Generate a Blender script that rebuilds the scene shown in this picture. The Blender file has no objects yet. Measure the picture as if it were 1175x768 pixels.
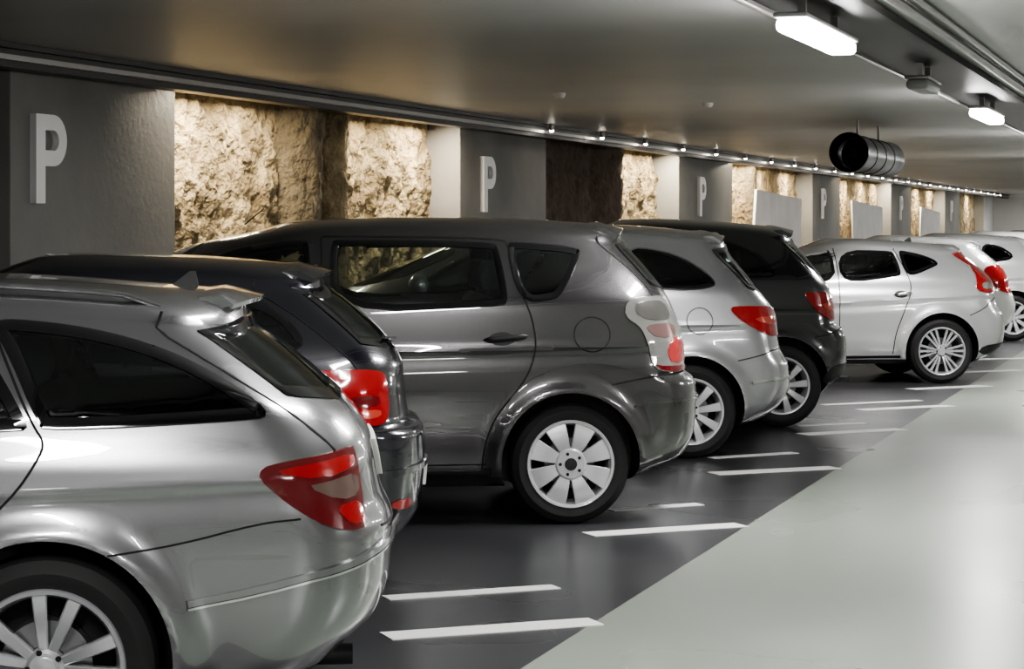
import bpy, bmesh, math, random
from mathutils import Vector, Matrix, noise
random.seed(3)
TH=math.radians(18); CT,ST=math.cos(TH),math.sin(TH)
F=2500.0; HC=1.57; HOR=260.0; CX=587.5
def cam2w(X,Y): return (X*CT-Y*ST, X*ST+Y*CT)
def gpix(px,py,z=0.0):
    Y=F*(HC-z)/(py-HOR); X=(px-CX)*Y/F
    return cam2w(X,Y)

# ---------------------------------------------------------------- materials
MATS={}
def mat(name,col,rough=.5,metal=0,coat=0,emit=None,es=0,spec=.5,bump=None,noisecol=None,coatr=.05,coatior=1.5):
    if name in MATS: return MATS[name]
    m=bpy.data.materials.new(name); m.use_nodes=True
    nt=m.node_tree; b=nt.nodes['Principled BSDF']
    b.inputs['Base Color'].default_value=(*col,1); b.inputs['Roughness'].default_value=rough
    b.inputs['Metallic'].default_value=metal; b.inputs['Coat Weight'].default_value=coat
    b.inputs['Coat Roughness'].default_value=coatr; b.inputs['Coat IOR'].default_value=coatior
    b.inputs['Specular IOR Level'].default_value=spec
    if emit: b.inputs['Emission Color'].default_value=(*emit,1); b.inputs['Emission Strength'].default_value=es
    tc=nt.nodes.new('ShaderNodeTexCoord')
    if noisecol:
        sc,c2,det=noisecol
        n=nt.nodes.new('ShaderNodeTexNoise'); n.inputs['Scale'].default_value=sc; n.inputs['Detail'].default_value=det
        r=nt.nodes.new('ShaderNodeValToRGB'); r.color_ramp.elements[0].position=.3; r.color_ramp.elements[1].position=.7
        r.color_ramp.elements[0].color=(*col,1); r.color_ramp.elements[1].color=(*c2,1)
        nt.links.new(tc.outputs['Object'],n.inputs['Vector']); nt.links.new(n.outputs['Fac'],r.inputs['Fac'])
        nt.links.new(r.outputs['Color'],b.inputs['Base Color'])
    if bump:
        sc,st,di=bump
        n=nt.nodes.new('ShaderNodeTexNoise'); n.inputs['Scale'].default_value=sc; n.inputs['Detail'].default_value=8
        u=nt.nodes.new('ShaderNodeBump'); u.inputs['Strength'].default_value=st; u.inputs['Distance'].default_value=di
        nt.links.new(tc.outputs['Object'],n.inputs['Vector']); nt.links.new(n.outputs['Fac'],u.inputs['Height'])
        nt.links.new(u.outputs['Normal'],b.inputs['Normal'])
    MATS[name]=m; return m
def glass(name,tint):
    m=bpy.data.materials.new(name); m.use_nodes=True; nt=m.node_tree; nt.nodes.clear()
    o=nt.nodes.new('ShaderNodeOutputMaterial'); mx=nt.nodes.new('ShaderNodeMixShader'); t=nt.nodes.new('ShaderNodeBsdfTransparent')
    g=nt.nodes.new('ShaderNodeBsdfGlossy'); f=nt.nodes.new('ShaderNodeFresnel'); f.inputs['IOR'].default_value=1.75
    t.inputs['Color'].default_value=(*tint,1); g.inputs['Roughness'].default_value=.02; g.inputs['Color'].default_value=(.95,1,1,1)
    nt.links.new(f.outputs[0],mx.inputs[0]); nt.links.new(t.outputs[0],mx.inputs[1]); nt.links.new(g.outputs[0],mx.inputs[2]); nt.links.new(mx.outputs[0],o.inputs[0])
    return m
RUB=mat('tyre_rubber',(.012,.012,.012),.7)
DARK=mat('dark_plastic',(.012,.012,.013),.5)
LIN=mat('cabin_liner',(.06,.06,.062),.9)
SEAT=mat('seat_fabric',(.09,.09,.095),.9)
FRIT=mat('window_frit',(.006,.006,.007),.08,coat=.6)
BLK=mat('gap_black',(.004,.004,.004),.8)
GLS=glass('tinted_glass',(.56,.61,.60))
GLS2=glass('rear_glass',(.32,.35,.35))
ALU=mat('alloy_rim',(.66,.67,.69),.25,metal=.7)
CAPM=mat('hubcap_silver',(.62,.63,.64),.32,metal=.35,coat=.3)
CHR=mat('chrome',(.75,.75,.76),.12,metal=1)
RED=mat('tail_red',(.30,.004,.006),.12,coat=1)
REDD=mat('tail_red_dark',(.12,.003,.006),.12,coat=1)
CLR=mat('lamp_clear',(.50,.49,.48),.10,coat=1,metal=.75)
AMB=mat('lamp_amber',(.45,.05,.03),.15,coat=1)
GREYL=mat('lamp_grey',(.20,.13,.11),.15,coat=1,metal=.4)

# ---------------------------------------------------------------- helpers
def mk(name,verts,faces,mats,parent=None,smooth=False,midx=None,sharp=None):
    me=bpy.data.meshes.new(name); me.from_pydata([tuple(v) for v in verts],[],faces)
    for m in (mats if isinstance(mats,(list,tuple)) else [mats]): me.materials.append(m)
    if midx:
        for p,i in zip(me.polygons,midx): p.material_index=i
    me.update()
    o=bpy.data.objects.new(name,me); bpy.context.scene.collection.objects.link(o)
    if smooth: smooth_mesh(me,sharp or 35)
    if parent: o.parent=parent
    return o
def smooth_mesh(me,ang=35):
    bm=bmesh.new(); bm.from_mesh(me)
    bmesh.ops.recalc_face_normals(bm,faces=bm.faces)
    for f in bm.faces: f.smooth=True
    a=math.radians(ang)
    for e in bm.edges:
        if len(e.link_faces)==2:
            e.smooth = e.calc_face_angle(0)<a
    bm.to_mesh(me); bm.free(); me.update()
def boxv(x0,x1,y0,y1,z0,z1):
    v=[(x0,y0,z0),(x1,y0,z0),(x1,y1,z0),(x0,y1,z0),(x0,y0,z1),(x1,y0,z1),(x1,y1,z1),(x0,y1,z1)]
    f=[(0,3,2,1),(4,5,6,7),(0,1,5,4),(1,2,6,5),(2,3,7,6),(3,0,4,7)]
    return v,f
def box(name,x0,x1,y0,y1,z0,z1,m,parent=None,bev=0):
    v,f=boxv(x0,x1,y0,y1,z0,z1)
    o=mk(name,v,f,m,parent)
    if bev:
        bm=bmesh.new(); bm.from_mesh(o.data)
        bmesh.ops.bevel(bm,geom=list(bm.edges),offset=bev,segments=3,affect='EDGES',profile=.5)
        bm.to_mesh(o.data); bm.free(); smooth_mesh(o.data,40)
    return o
class Sp:
    """monotone-limited cubic through (t,v) points"""
    def __init__(s,pts):
        pts=sorted(pts); s.x=[p[0] for p in pts]; s.y=[p[1] for p in pts]; n=len(pts)
        d=[(s.y[i+1]-s.y[i])/(s.x[i+1]-s.x[i]) for i in range(n-1)]
        s.m=[d[0]]+[0 if d[i-1]*d[i]<=0 else 2*d[i-1]*d[i]/(d[i-1]+d[i]) for i in range(1,n-1)]+[d[-1]]
    def __call__(s,t):
        x,y,m=s.x,s.y,s.m
        if t<=x[0]: return y[0]
        if t>=x[-1]: return y[-1]
        i=0
        while t>x[i+1]: i+=1
        h=x[i+1]-x[i]; u=(t-x[i])/h
        return ((2*u**3-3*u**2+1)*y[i]+(u**3-2*u**2+u)*h*m[i]+(-2*u**3+3*u**2)*y[i+1]+(u**3-u**2)*h*m[i+1])
def chaikin(p,n,closed=True):
    for _ in range(n):
        q=[]; N=len(p)
        if not closed: q.append(p[0])
        for i in range(N if closed else N-1):
            a=p[i]; b=p[(i+1)%N]
            k=.25
            q.append((a[0]*(1-k)+b[0]*k,a[1]*(1-k)+b[1]*k)); q.append((a[0]*k+b[0]*(1-k),a[1]*k+b[1]*(1-k)))
        if not closed: q.append(p[-1])
        p=q
    return p
def sst(a,b,t):
    t=max(0,min(1,(t-a)/(b-a))); return t*t*(3-2*t)
def inpoly(x,y,p):
    r=False; n=len(p)
    for i in range(n):
        a=p[i];b=p[(i+1)%n]
        if (a[1]>y)!=(b[1]>y) and x<(b[0]-a[0])*(y-a[1])/(b[1]-a[1])+a[0]: r=not r
    return r
def edist(x,y,p):
    d=9; n=len(p)
    for i in range(n):
        a=p[i];b=p[(i+1)%n]; dx,dy=b[0]-a[0],b[1]-a[1]; l=dx*dx+dy*dy
        t=max(0,min(1,((x-a[0])*dx+(y-a[1])*dy)/l)) if l>0 else 0
        d=min(d,math.hypot(x-a[0]-t*dx,y-a[1]-t*dy))
    return d

# ---------------------------------------------------------------- car
class Car:
    def __init__(s,name,px,sc,phi,spec,res=1.0):
        s.sp=spec; s.res=res; s.holes=[]; rx=spec.get('rx',.10)
        s.zb=spec.get('zb',.2); s.zt=spec['ztop']; s.capd=spec.get('capd',.10); s.ze=s.zt-s.capd
        s.XR=Sp([(z,x+rx) for x,z in spec['rear']]); s.XF=Sp([(z,x) for x,z in spec['front']]); s.rx=rx
        s.drop=Sp(spec['drop']) if 'drop' in spec else (lambda x:0)
        b=spec['belt']; hw=spec.get('hw',.885)
        s.WZ=Sp([(s.zb,hw-.09),(.32,hw-.03),(.5,hw-.005),(.68,hw),(.86,hw-.008),(b-.02,hw-.035),(b+.05,hw-.05),((b+s.ze)/2,hw-.115),(s.ze,hw-.235)])
        s.belt=b; s.R=spec.get('R',.32); s.wb=spec.get('wb',2.65); s.ra=spec.get('ra',s.R+.05); s.hw=hw
        s.rc=spec.get('rc',.30); s.n=spec.get('n',2.7); s.fc=.7; s.tp=spec.get('taper',.09)
        Y=F/sc; X=(px-CX)/sc
        ph=math.radians(phi); n=(-math.cos(ph),math.sin(ph))
        X+=n[0]*(hw-.02); Y+=n[1]*(hw-.02)
        wx,wy=cam2w(X,Y)
        e=bpy.data.objects.new(name,None); bpy.context.scene.collection.objects.link(e)
        e.location=(wx,wy,0); e.rotation_euler=(0,0,math.radians(108-phi)); s.e=e
        s.paint=spec['paint']
        s.build_body()
        s.wheels()
    def rise(s,z0): return sst(.85,s.zt,z0)
    def fz(s,x,z0): return z0-s.drop(x)*s.rise(z0)
    def inv(s,x,z):
        z0=z
        for _ in range(6): z0=z+s.drop(x)*s.rise(z0)
        return z0
    def W(s,x,z0):
        w=s.WZ(z0)
        g=sst(.8,s.ze,z0)
        t=max(0,x+.5); w*=1-(.025+(s.tp-.025)*g)*min(1.6,t)**2/1.2
        f=max(0,-(x+s.wb-.5)); w*=1-.05*f
        cl=s.sp.get('crease')
        if cl:
            zc=cl[0]+cl[1]*x; ca=s.sp.get('camp',1)
            w+=.006*ca*math.exp(-((z0-zc)/.022)**2)
            w-=.008*ca*sst(zc-.12,zc-.02,z0)*(1-sst(zc-.02,zc,z0))
        for cx in (0,-s.wb):
            r=math.hypot(x-cx,z0-s.R)
            if r<s.ra+.2 and z0>.2: w+=.016*math.exp(-((r-s.ra-.015)/.035)**2)+ .012*(1-sst(s.ra+.02,s.ra+.13,r))
        return w
    def corner(s,z0,end=1,N=18):
        xr=s.XR(z0) if end>0 else s.XF(z0); rc=(s.rc if end>0 else s.fc)
        L=s.XR(z0)-s.XF(z0); rc=min(rc,L*.45); n=s.n if end>0 else 2.3
        out=[]
        for i in range(N+1):
            a=math.pi/2*i/N
            cs=max(0,math.cos(a))**(2/n); sn=max(0,math.sin(a))**(2/n)
            x=xr-end*rc+end*rc*sn
            out.append((x,s.W(x,z0)*cs))
        return out
    def outline(s,z0,ns,nc):
        r=s.corner(z0,1,nc)[::-1]; f=s.corner(z0,-1,nc)
        xa=r[-1][0]; xb=f[0][0]
        side=[(xa+(xb-xa)*i/ns,) for i in range(1,ns)]
        side=[(q[0],s.W(q[0],z0)) for q in side]
        return r+side+f
    def roofz(s,x,y):
        w=s.W(min(x,s.XR(s.ze)),s.ze); t=min(1,abs(y)/w); ca=t**(1/.62); sn=math.sqrt(max(0,1-ca*ca))
        return s.fz(x,s.ze+s.capd*sn)
    def build_body(s):
        ns=int(125*s.res); nc=int(18*max(.6,s.res)); nl=int(74*s.res)
        rings=[]
        for k in range(nl+1):
            z0=s.zb+(s.ze-s.zb)*k/nl
            rings.append([(x,y,s.fz(x,z0)) for x,y in s.outline(z0,ns,nc)])
        base=s.outline(s.ze,ns,nc); xr=s.XR(s.ze); xf=s.XF(s.ze); xm=(xr+xf)/2
        fs=s.sp.get('fs',.35)
        nk=8
        for k in range(1,nk+1):
            a=math.pi/2*k/nk; c=max(0,math.cos(a))**.62; sn=math.sin(a)
            z0=s.ze+s.capd*sn
            ring=[]
            for x,y in base:
                u=(x-xm)/(xr-xm) if x>xm else (x-xm)/(xm-xf)
                xx=x-(.03*u*sn if u>0 else fs*u*sn*abs(u))
                ring.append((xx,y*c,s.fz(xx,z0)))
            rings.append(ring)
        m=len(rings[0]); V=[];Fc=[]
        for ring in rings:
            V+= [(x,-y,z) for x,y,z in ring]
        off=len(V)
        for ring in rings:
            V+= [(x,y,z) for x,y,z in ring]
        for k in range(len(rings)-1):
            for i in range(m-1):
                a=k*m+i; Fc.append((a,a+1,a+m+1,a+m)); a+=off; Fc.append((a,a+m,a+m+1,a+1))
        for i in range(m-1): Fc.append((i,i+off,i+off+1,i+1))
        me=bpy.data.meshes.new('body'); me.from_pydata(V,[],Fc)
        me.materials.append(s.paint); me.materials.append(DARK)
        bm=bmesh.new(); bm.from_mesh(me); bmesh.ops.remove_doubles(bm,verts=bm.verts,dist=.0006)
        bmesh.ops.dissolve_degenerate(bm,edges=bm.edges,dist=.0003)
        bmesh.ops.recalc_face_normals(bm,faces=bm.faces)
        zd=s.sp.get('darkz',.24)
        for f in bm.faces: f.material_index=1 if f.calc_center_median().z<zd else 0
        bm.to_mesh(me); bm.free()
        o=bpy.data.objects.new('body',me); bpy.context.scene.collection.objects.link(o)
        CV=[];CF=[];N=64
        for cx in (0,-s.wb):
            for sd in (-1,1):
                b=len(CV)
                for yy in (.56,1.3):
                    for i in range(N):
                        a=2*math.pi*i/N; CV.append((cx+s.ra*math.cos(a),sd*yy,s.R+.01+s.ra*math.sin(a)))
                CF.append(tuple(b+i for i in range(N))); CF.append(tuple(b+N+i for i in range(N)))
                for i in range(N): CF.append((b+i,b+(i+1)%N,b+N+(i+1)%N,b+N+i))
        c=mk('cutter',CV,CF,[s.paint,DARK],midx=[1]*len(CF))
        bm=bmesh.new(); bm.from_mesh(c.data); bmesh.ops.recalc_face_normals(bm,faces=bm.faces); bm.to_mesh(c.data); bm.free()
        md=o.modifiers.new('b','BOOLEAN'); md.object=c; md.operation='DIFFERENCE'; md.solver='EXACT'
        dg=bpy.context.evaluated_depsgraph_get()
        nm=bpy.data.meshes.new_from_object(o.evaluated_get(dg))
        o.modifiers.clear(); o.data=nm; bpy.data.objects.remove(c)
        o.parent=s.e; s.body=o
    def finish(s,seats=(-1.45,-.45)):
        # open the window apertures, give the shell thickness with a dark cabin liner, add seats
        bm=bmesh.new(); bm.from_mesh(s.body.data); kill=[]
        side=[p for m,p in s.holes if m=='side']; rear=[p for m,p in s.holes if m!='side']
        for f in bm.faces:
            c=f.calc_center_median()
            if c.z<s.belt-.1 or f.calc_area()>.01: continue
            z0=min(s.inv(c.x,c.z),s.ze)
            if c.z>s.ze+.02: continue
            xr=s.XR(z0); xf=s.XF(z0)
            if abs(c.y)>s.W(c.x,z0)*.6:
                for p in side:
                    if inpoly(c.x,c.z,p) and edist(c.x,c.z,p)>.02: kill.append(f); break
            if c.x>xr-s.rc-.02 or c.x<xf+s.fc+.02:
                end=1 if c.x>xr-s.rc-.02 else -1
                t=s.corner(z0,end,24); acc=[0]
                for i in range(24): acc.append(acc[-1]+math.dist(t[i],t[i+1]))
                L=acc[-1]; best=min(range(25),key=lambda i:(t[i][0]-c.x)**2+(t[i][1]-abs(c.y))**2)
                q=L-acc[best]
                for j in (best-1,best):
                    if 0<=j<24:
                        a,b=t[j],t[j+1]; dx,dy=b[0]-a[0],b[1]-a[1]; l=dx*dx+dy*dy
                        if l>0:
                            u=((c.x-a[0])*dx+(abs(c.y)-a[1])*dy)/l
                            if 0<=u<=1: q=L-(acc[j]+u*math.sqrt(l)); break
                for m,p in s.holes:
                    if (m=='rear' and end>0) or (m=='front' and end<0):
                        if inpoly(q,c.z,p) and edist(q,c.z,p)>.02: kill.append(f); break
        bmesh.ops.delete(bm,geom=list(set(kill)),context='FACES')
        bm.to_mesh(s.body.data); bm.free()
        smooth_mesh(s.body.data,32)
        s.body.data.materials.append(LIN)
        md=s.body.modifiers.new('s','SOLIDIFY'); md.thickness=.022; md.offset=-1; md.material_offset=2; md.material_offset_rim=2
        g=s.belt
        box('cabin_floor',-s.wb+.45,.62,-.54,.54,.33,.37,LIN,s.e)
        V=[];Fc=[]
        def add(v,f):
            b=len(V); V.extend(v); Fc.extend(tuple(i+b for i in q) for q in f)
        for k,x in enumerate(seats):
            for yc,w in ([(-.36,.24),(.36,.24)] if k==0 else [(-.33,.33),(.33,.33)]):
                prof=[(x-.50,.40),(x-.52,.56),(x-.06,.52),(x+.10,g+.03),(x+.15,g+.07),(x+.21,g+.02),(x+.12,.42)]
                v=[(a,yc-w,b) for a,b in prof]+[(a,yc+w,b) for a,b in prof]; n=len(prof)
                add(v,[tuple(range(n))[::-1],tuple(range(n,2*n))]+[(i,(i+1)%n,n+(i+1)%n,n+i) for i in range(n)])
                hz=g+.09; pr=[(x+.12,hz),(x+.10,hz+.08),(x+.13,hz+.16),(x+.20,hz+.16),(x+.22,hz+.06),(x+.20,hz)]
                v=[(a,yc-.12,b) for a,b in pr]+[(a,yc+.12,b) for a,b in pr]; n=6
                add(v,[tuple(range(n))[::-1],tuple(range(n,2*n))]+[(i,(i+1)%n,n+(i+1)%n,n+i) for i in range(n)])
                for dy in (-.05,.05): 
                    v,f=boxv(x+.155,x+.165,yc+dy-.006,yc+dy+.006,g,hz+.03); add(v,f)
        o=mk('seats',V,Fc,SEAT,s.e)
        bm=bmesh.new(); bm.from_mesh(o.data); bmesh.ops.recalc_face_normals(bm,faces=bm.faces)
        bmesh.ops.bevel(bm,geom=[e for e in bm.edges if e.calc_length()>.03],offset=.018,segments=2,affect='EDGES',profile=.5)
        bm.to_mesh(o.data); bm.free(); smooth_mesh(o.data,50)
    def surf(s,xu,z,off=0,side=-1):
        xl=min(xu,s.XR(z)); z0=s.inv(xl,z); z0=min(z0,s.ze)
        xr=s.XR(z0); xf=s.XF(z0); L=xr-xf; rc=min(s.rc,L*.45); fc=min(s.fc,L*.45)
        if xf+fc<=xu<=xr-rc:
            d=(s.W(xu+.02,z0)-s.W(xu-.02,z0))/.04; l=math.hypot(1,d)
            return (xu-off*d/l, side*(s.W(xu,z0)+off/l), z)
        end=1 if xu>xr-rc else -1
        t=s.corner(z0,end,24); dist=(xu-(xr-rc)) if end>0 else (xf+fc-xu)
        acc=0
        for i in range(len(t)-1):
            l=math.dist(t[i],t[i+1])
            if acc+l>=dist or i==len(t)-2:
                u=min(1,(dist-acc)/l) if l>0 else 0
                x=t[i][0]+(t[i+1][0]-t[i][0])*u; y=t[i][1]+(t[i+1][1]-t[i][1])*u
                tx,ty=(t[i+1][0]-t[i][0])/l,(t[i+1][1]-t[i][1])/l
                nx,ny=(-ty,tx) if end>0 else (ty,-tx)
                return (x+nx*off, side*(y+ny*off), z)
            acc+=l
    def pt(s,p,off,side,mode):
        if mode=='side': return s.surf(p[0],p[1],off,side)
        end=1 if mode=='rear' else -1
        z=p[1]; z0=min(s.inv(s.XR(z) if end>0 else s.XF(z),z),s.ze)
        t=s.corner(z0,end,24); L=sum(math.dist(t[i],t[i+1]) for i in range(24))
        q=abs(p[0]); c0=t[0][0]
        return s.surf(c0+end*max(.001,(L-q)),z,off,side*(1 if p[0]>=0 else -1))
    def patch(s,name,poly,m,off=.004,ch=2,mode='side',both=True,step=None):
        step=step or .035/ s.res
        poly=chaikin(poly,ch)
        bm=bmesh.new(); vs=[bm.verts.new((a,0,b)) for a,b in poly]; bm.faces.new(vs)
        bmesh.ops.triangulate(bm,faces=bm.faces)
        xs=[p[0] for p in poly]; zs=[p[1] for p in poly]
        x=math.floor(min(xs)/step)*step
        while x<max(xs):
            x+=step
            bmesh.ops.bisect_plane(bm,geom=bm.verts[:]+bm.edges[:]+bm.faces[:],plane_co=(x,0,0),plane_no=(1,0,0))
        z=math.floor(min(zs)/step)*step
        while z<max(zs):
            z+=step
            bmesh.ops.bisect_plane(bm,geom=bm.verts[:]+bm.edges[:]+bm.faces[:],plane_co=(0,0,z),plane_no=(0,0,1))
        bm.verts.index_update()
        base=[(v.co.x,v.co.z) for v in bm.verts]; faces=[tuple(v.index for v in f.verts) for f in bm.faces]
        be=[(e.verts[0].index,e.verts[1].index) for e in bm.edges if len(e.link_faces)==1]
        bm.free()
        V=[];Fc=[]
        for sd in ((-1,1) if both else (-1,)):
            b=len(V); V+=[s.pt(p,off,sd,mode) for p in base]
            Fc+=[tuple(b+i for i in f) for f in faces]
            bidx={}
            if m not in (GLS,GLS2):
                for e in be:
                    for i in e:
                        if i not in bidx: bidx[i]=len(V); V.append(s.pt(base[i],-.012,sd,mode))
                Fc+=[(b+e[0],b+e[1],bidx[e[1]],bidx[e[0]]) for e in be]
        return mk(name,V,Fc,m,s.e,smooth=True,sharp=50)
    def line(s,name,pts,w=.006,m=None,off=.003,ch=2,closed=False,mode='side',both=True,asym=None):
        pts=chaikin(pts,ch,closed)
        q=[]; N=len(pts)
        for i in range(N if closed else N-1):
            a=pts[i]; b=pts[(i+1)%N]; l=math.dist(a,b); k=max(1,int(l/.025))
            for j in range(k): q.append((a[0]+(b[0]-a[0])*j/k,a[1]+(b[1]-a[1])*j/k))
        if not closed: q.append(pts[-1])
        A=sum(q[i][0]*q[(i+1)%len(q)][1]-q[(i+1)%len(q)][0]*q[i][1] for i in range(len(q)))
        wi=wo=w/2
        if asym:
            wo,wi=asym
            if A<0: wi,wo=wo,wi
        V=[];Fc=[]
        for sd in ((-1,1) if both else (-1,)):
            b=len(V); M=len(q)
            for i in range(M):
                p0=q[(i-1)%M] if closed or i>0 else q[i]; p1=q[(i+1)%M] if closed or i<M-1 else q[i]
                dx,dz=p1[0]-p0[0],p1[1]-p0[1]; l=math.hypot(dx,dz) or 1
                nx,nz=-dz/l,dx/l
                c=q[i]
                V.append(s.pt((c[0]+nx*wi,c[1]+nz*wi),-.004,sd,mode)); V.append(s.pt((c[0]+nx*wi*.9,c[1]+nz*wi*.9),off,sd,mode))
                V.append(s.pt((c[0]-nx*wo*.8,c[1]-nz*wo*.8),off,sd,mode)); V.append(s.pt((c[0]-nx*wo,c[1]-nz*wo),-.004,sd,mode))
            for i in range(M if closed else M-1):
                j=(i+1)%M
                for k in range(3): Fc.append((b+4*i+k,b+4*j+k,b+4*j+k+1,b+4*i+k+1))
        return mk(name,V,Fc,m or BLK,s.e,smooth=True,sharp=60)
    def window(s,name,poly,seal=None,glass=None,w=.014,ch=2,mode='side',both=True):
        s.patch(name,poly,glass or s.sp.get('glass',GLS),.003,ch,mode,both)
        s.line(name+'_frit',poly,w,FRIT,.006,ch,True,mode,both,asym=(.006,.032))
        if seal: s.line(name+'_trim',poly,.012,seal,.009,ch,True,mode,both)
        s.holes.append((mode,chaikin(poly,ch)))
    def wheels(s):
        w=s.sp['wheel']
        for i,cx in enumerate((0,-s.wb)):
            for j,sd in enumerate((-1,1)):
                wheel('wheel_%d'%(i*2+j+1),s.e,cx,sd*(s.hw-.02),s.R,sd,w,s.res)
    def handle(s,x,z,l=.2,m=None):
        for k,sd in enumerate((-1,1)):
            s0=s.surf(x,z,0,sd)
            V=[];Fc=[];N=12;M=12
            for i in range(N+1):
                u=-1+2*i/N; r=max(.05,(1-abs(u)**4)**.5)
                arch=.022*(1-u**4)+.004
                for j in range(M):
                    a=2*math.pi*j/M
                    V.append((s0[0]+u*l/2, s0[1]+sd*(arch+.010*r*math.cos(a)), s0[2]+.016*r*math.sin(a)+.01*u))
            for i in range(N):
                for j in range(M): Fc.append((i*M+j,i*M+(j+1)%M,(i+1)*M+(j+1)%M,(i+1)*M+j))
            Fc.append(tuple(range(M))); Fc.append(tuple(N*M+j for j in range(M)))
            mk('door_handle_%d'%(k+1),V,Fc,m or s.paint,s.e,smooth=True)
        pts=[(x-.02+.07*math.cos(a*math.pi/6),z-.005+.036*math.sin(a*math.pi/6)) for a in range(12)]
        s.patch('handle_recess',pts,DARK,.002,0)
    def spoiler(s,x0,x1,dz=.03,wf=.86,th=.022,m=None,keel=.035):
        """lip growing out of the rear edge of the roof"""
        x0+=s.rx; x1+=s.rx
        V=[];Fc=[];N=24; w0=s.W(x0,s.ze)*wf
        for i in range(N+1):
            u=-1+2*i/N; y=u*w0; bow=.09*abs(u)**2.5
            za=s.roofz(x0,y)
            V+=[(x0-.06,y,s.roofz(x0-.06,y)-.004),(x0+.01,y,za+.008),(x1-bow,y*.95,za-dz),(x1-bow-.006,y*.95,za-dz-th),(x0+.03,y*.97,za-th-keel),(x0-.05,y,za-.05)]
        for i in range(N):
            for k in range(6): a=6*i+k;b=6*i+(k+1)%6; Fc.append((a,b,b+6,a+6))
        Fc.append((0,1,2,3,4,5)); Fc.append(tuple(6*N+k for k in (5,4,3,2,1,0)))
        mk('roof_spoiler',V,Fc,m or s.paint,s.e,smooth=True,sharp=40)
    def mirror(s,x):
        for k,sd in enumerate((-1,1)):
            p=s.surf(x,s.belt+.06,0,sd); V=[];Fc=[];N=12;M=16
            for i in range(N+1):
                t=math.pi*i/N
                for j in range(M):
                    a=2*math.pi*j/M
                    V.append((p[0]+.07*math.sin(t)*math.cos(a),p[1]+sd*(.10-.12*math.cos(t)),p[2]+.02+.075*math.sin(t)*math.sin(a)))
            for i in range(N):
                for j in range(M): Fc.append((i*M+j,i*M+(j+1)%M,(i+1)*M+(j+1)%M,(i+1)*M+j))
            mk('side_mirror_%d'%(k+1),V,Fc,s.paint,s.e,smooth=True)
    def common(s,seats=(-1.45,-.45)):
        sp=s.sp; b=s.belt
        zt=s.ze-.05
        s.window('windscreen',[(-.62,b+.06),(-.48,zt),(.48,zt),(.62,b+.06)],mode='front',both=False,ch=1)
        s.patch('headlight',[(.42,.62),(.40,.74),(.75,.80),(.85,.74),(.70,.62)],CLR,.005,1,'front',True,.08)
        s.patch('grille',[(-.32,.52),(-.36,.70),(.36,.70),(.32,.52)],DARK,.005,1,'front',False,.08)
        zp=sp.get('platez',.62)
        s.patch('number_plate',[(-.26,zp-.055),(-.26,zp+.055),(.26,zp+.055),(.26,zp-.055)],mat('plate_white',(.7,.7,.66),.4),.012,0,'rear',False,.05)
        s.mirror(sp.get('mirx',-s.wb+.85))
        s.finish(seats)
def lathe(prof,cx,y0,R,sd,N,V,Fc,MI,mi):
    b=len(V)
    for r,o in prof:
        for i in range(N):
            a=2*math.pi*i/N; V.append((cx+r*math.cos(a),y0+sd*o,R+r*math.sin(a)))
    for k in range(len(prof)-1):
        for i in range(N):
            j=(i+1)%N; Fc.append((b+k*N+i,b+k*N+j,b+(k+1)*N+j,b+(k+1)*N+i)); MI.append(mi)
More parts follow.
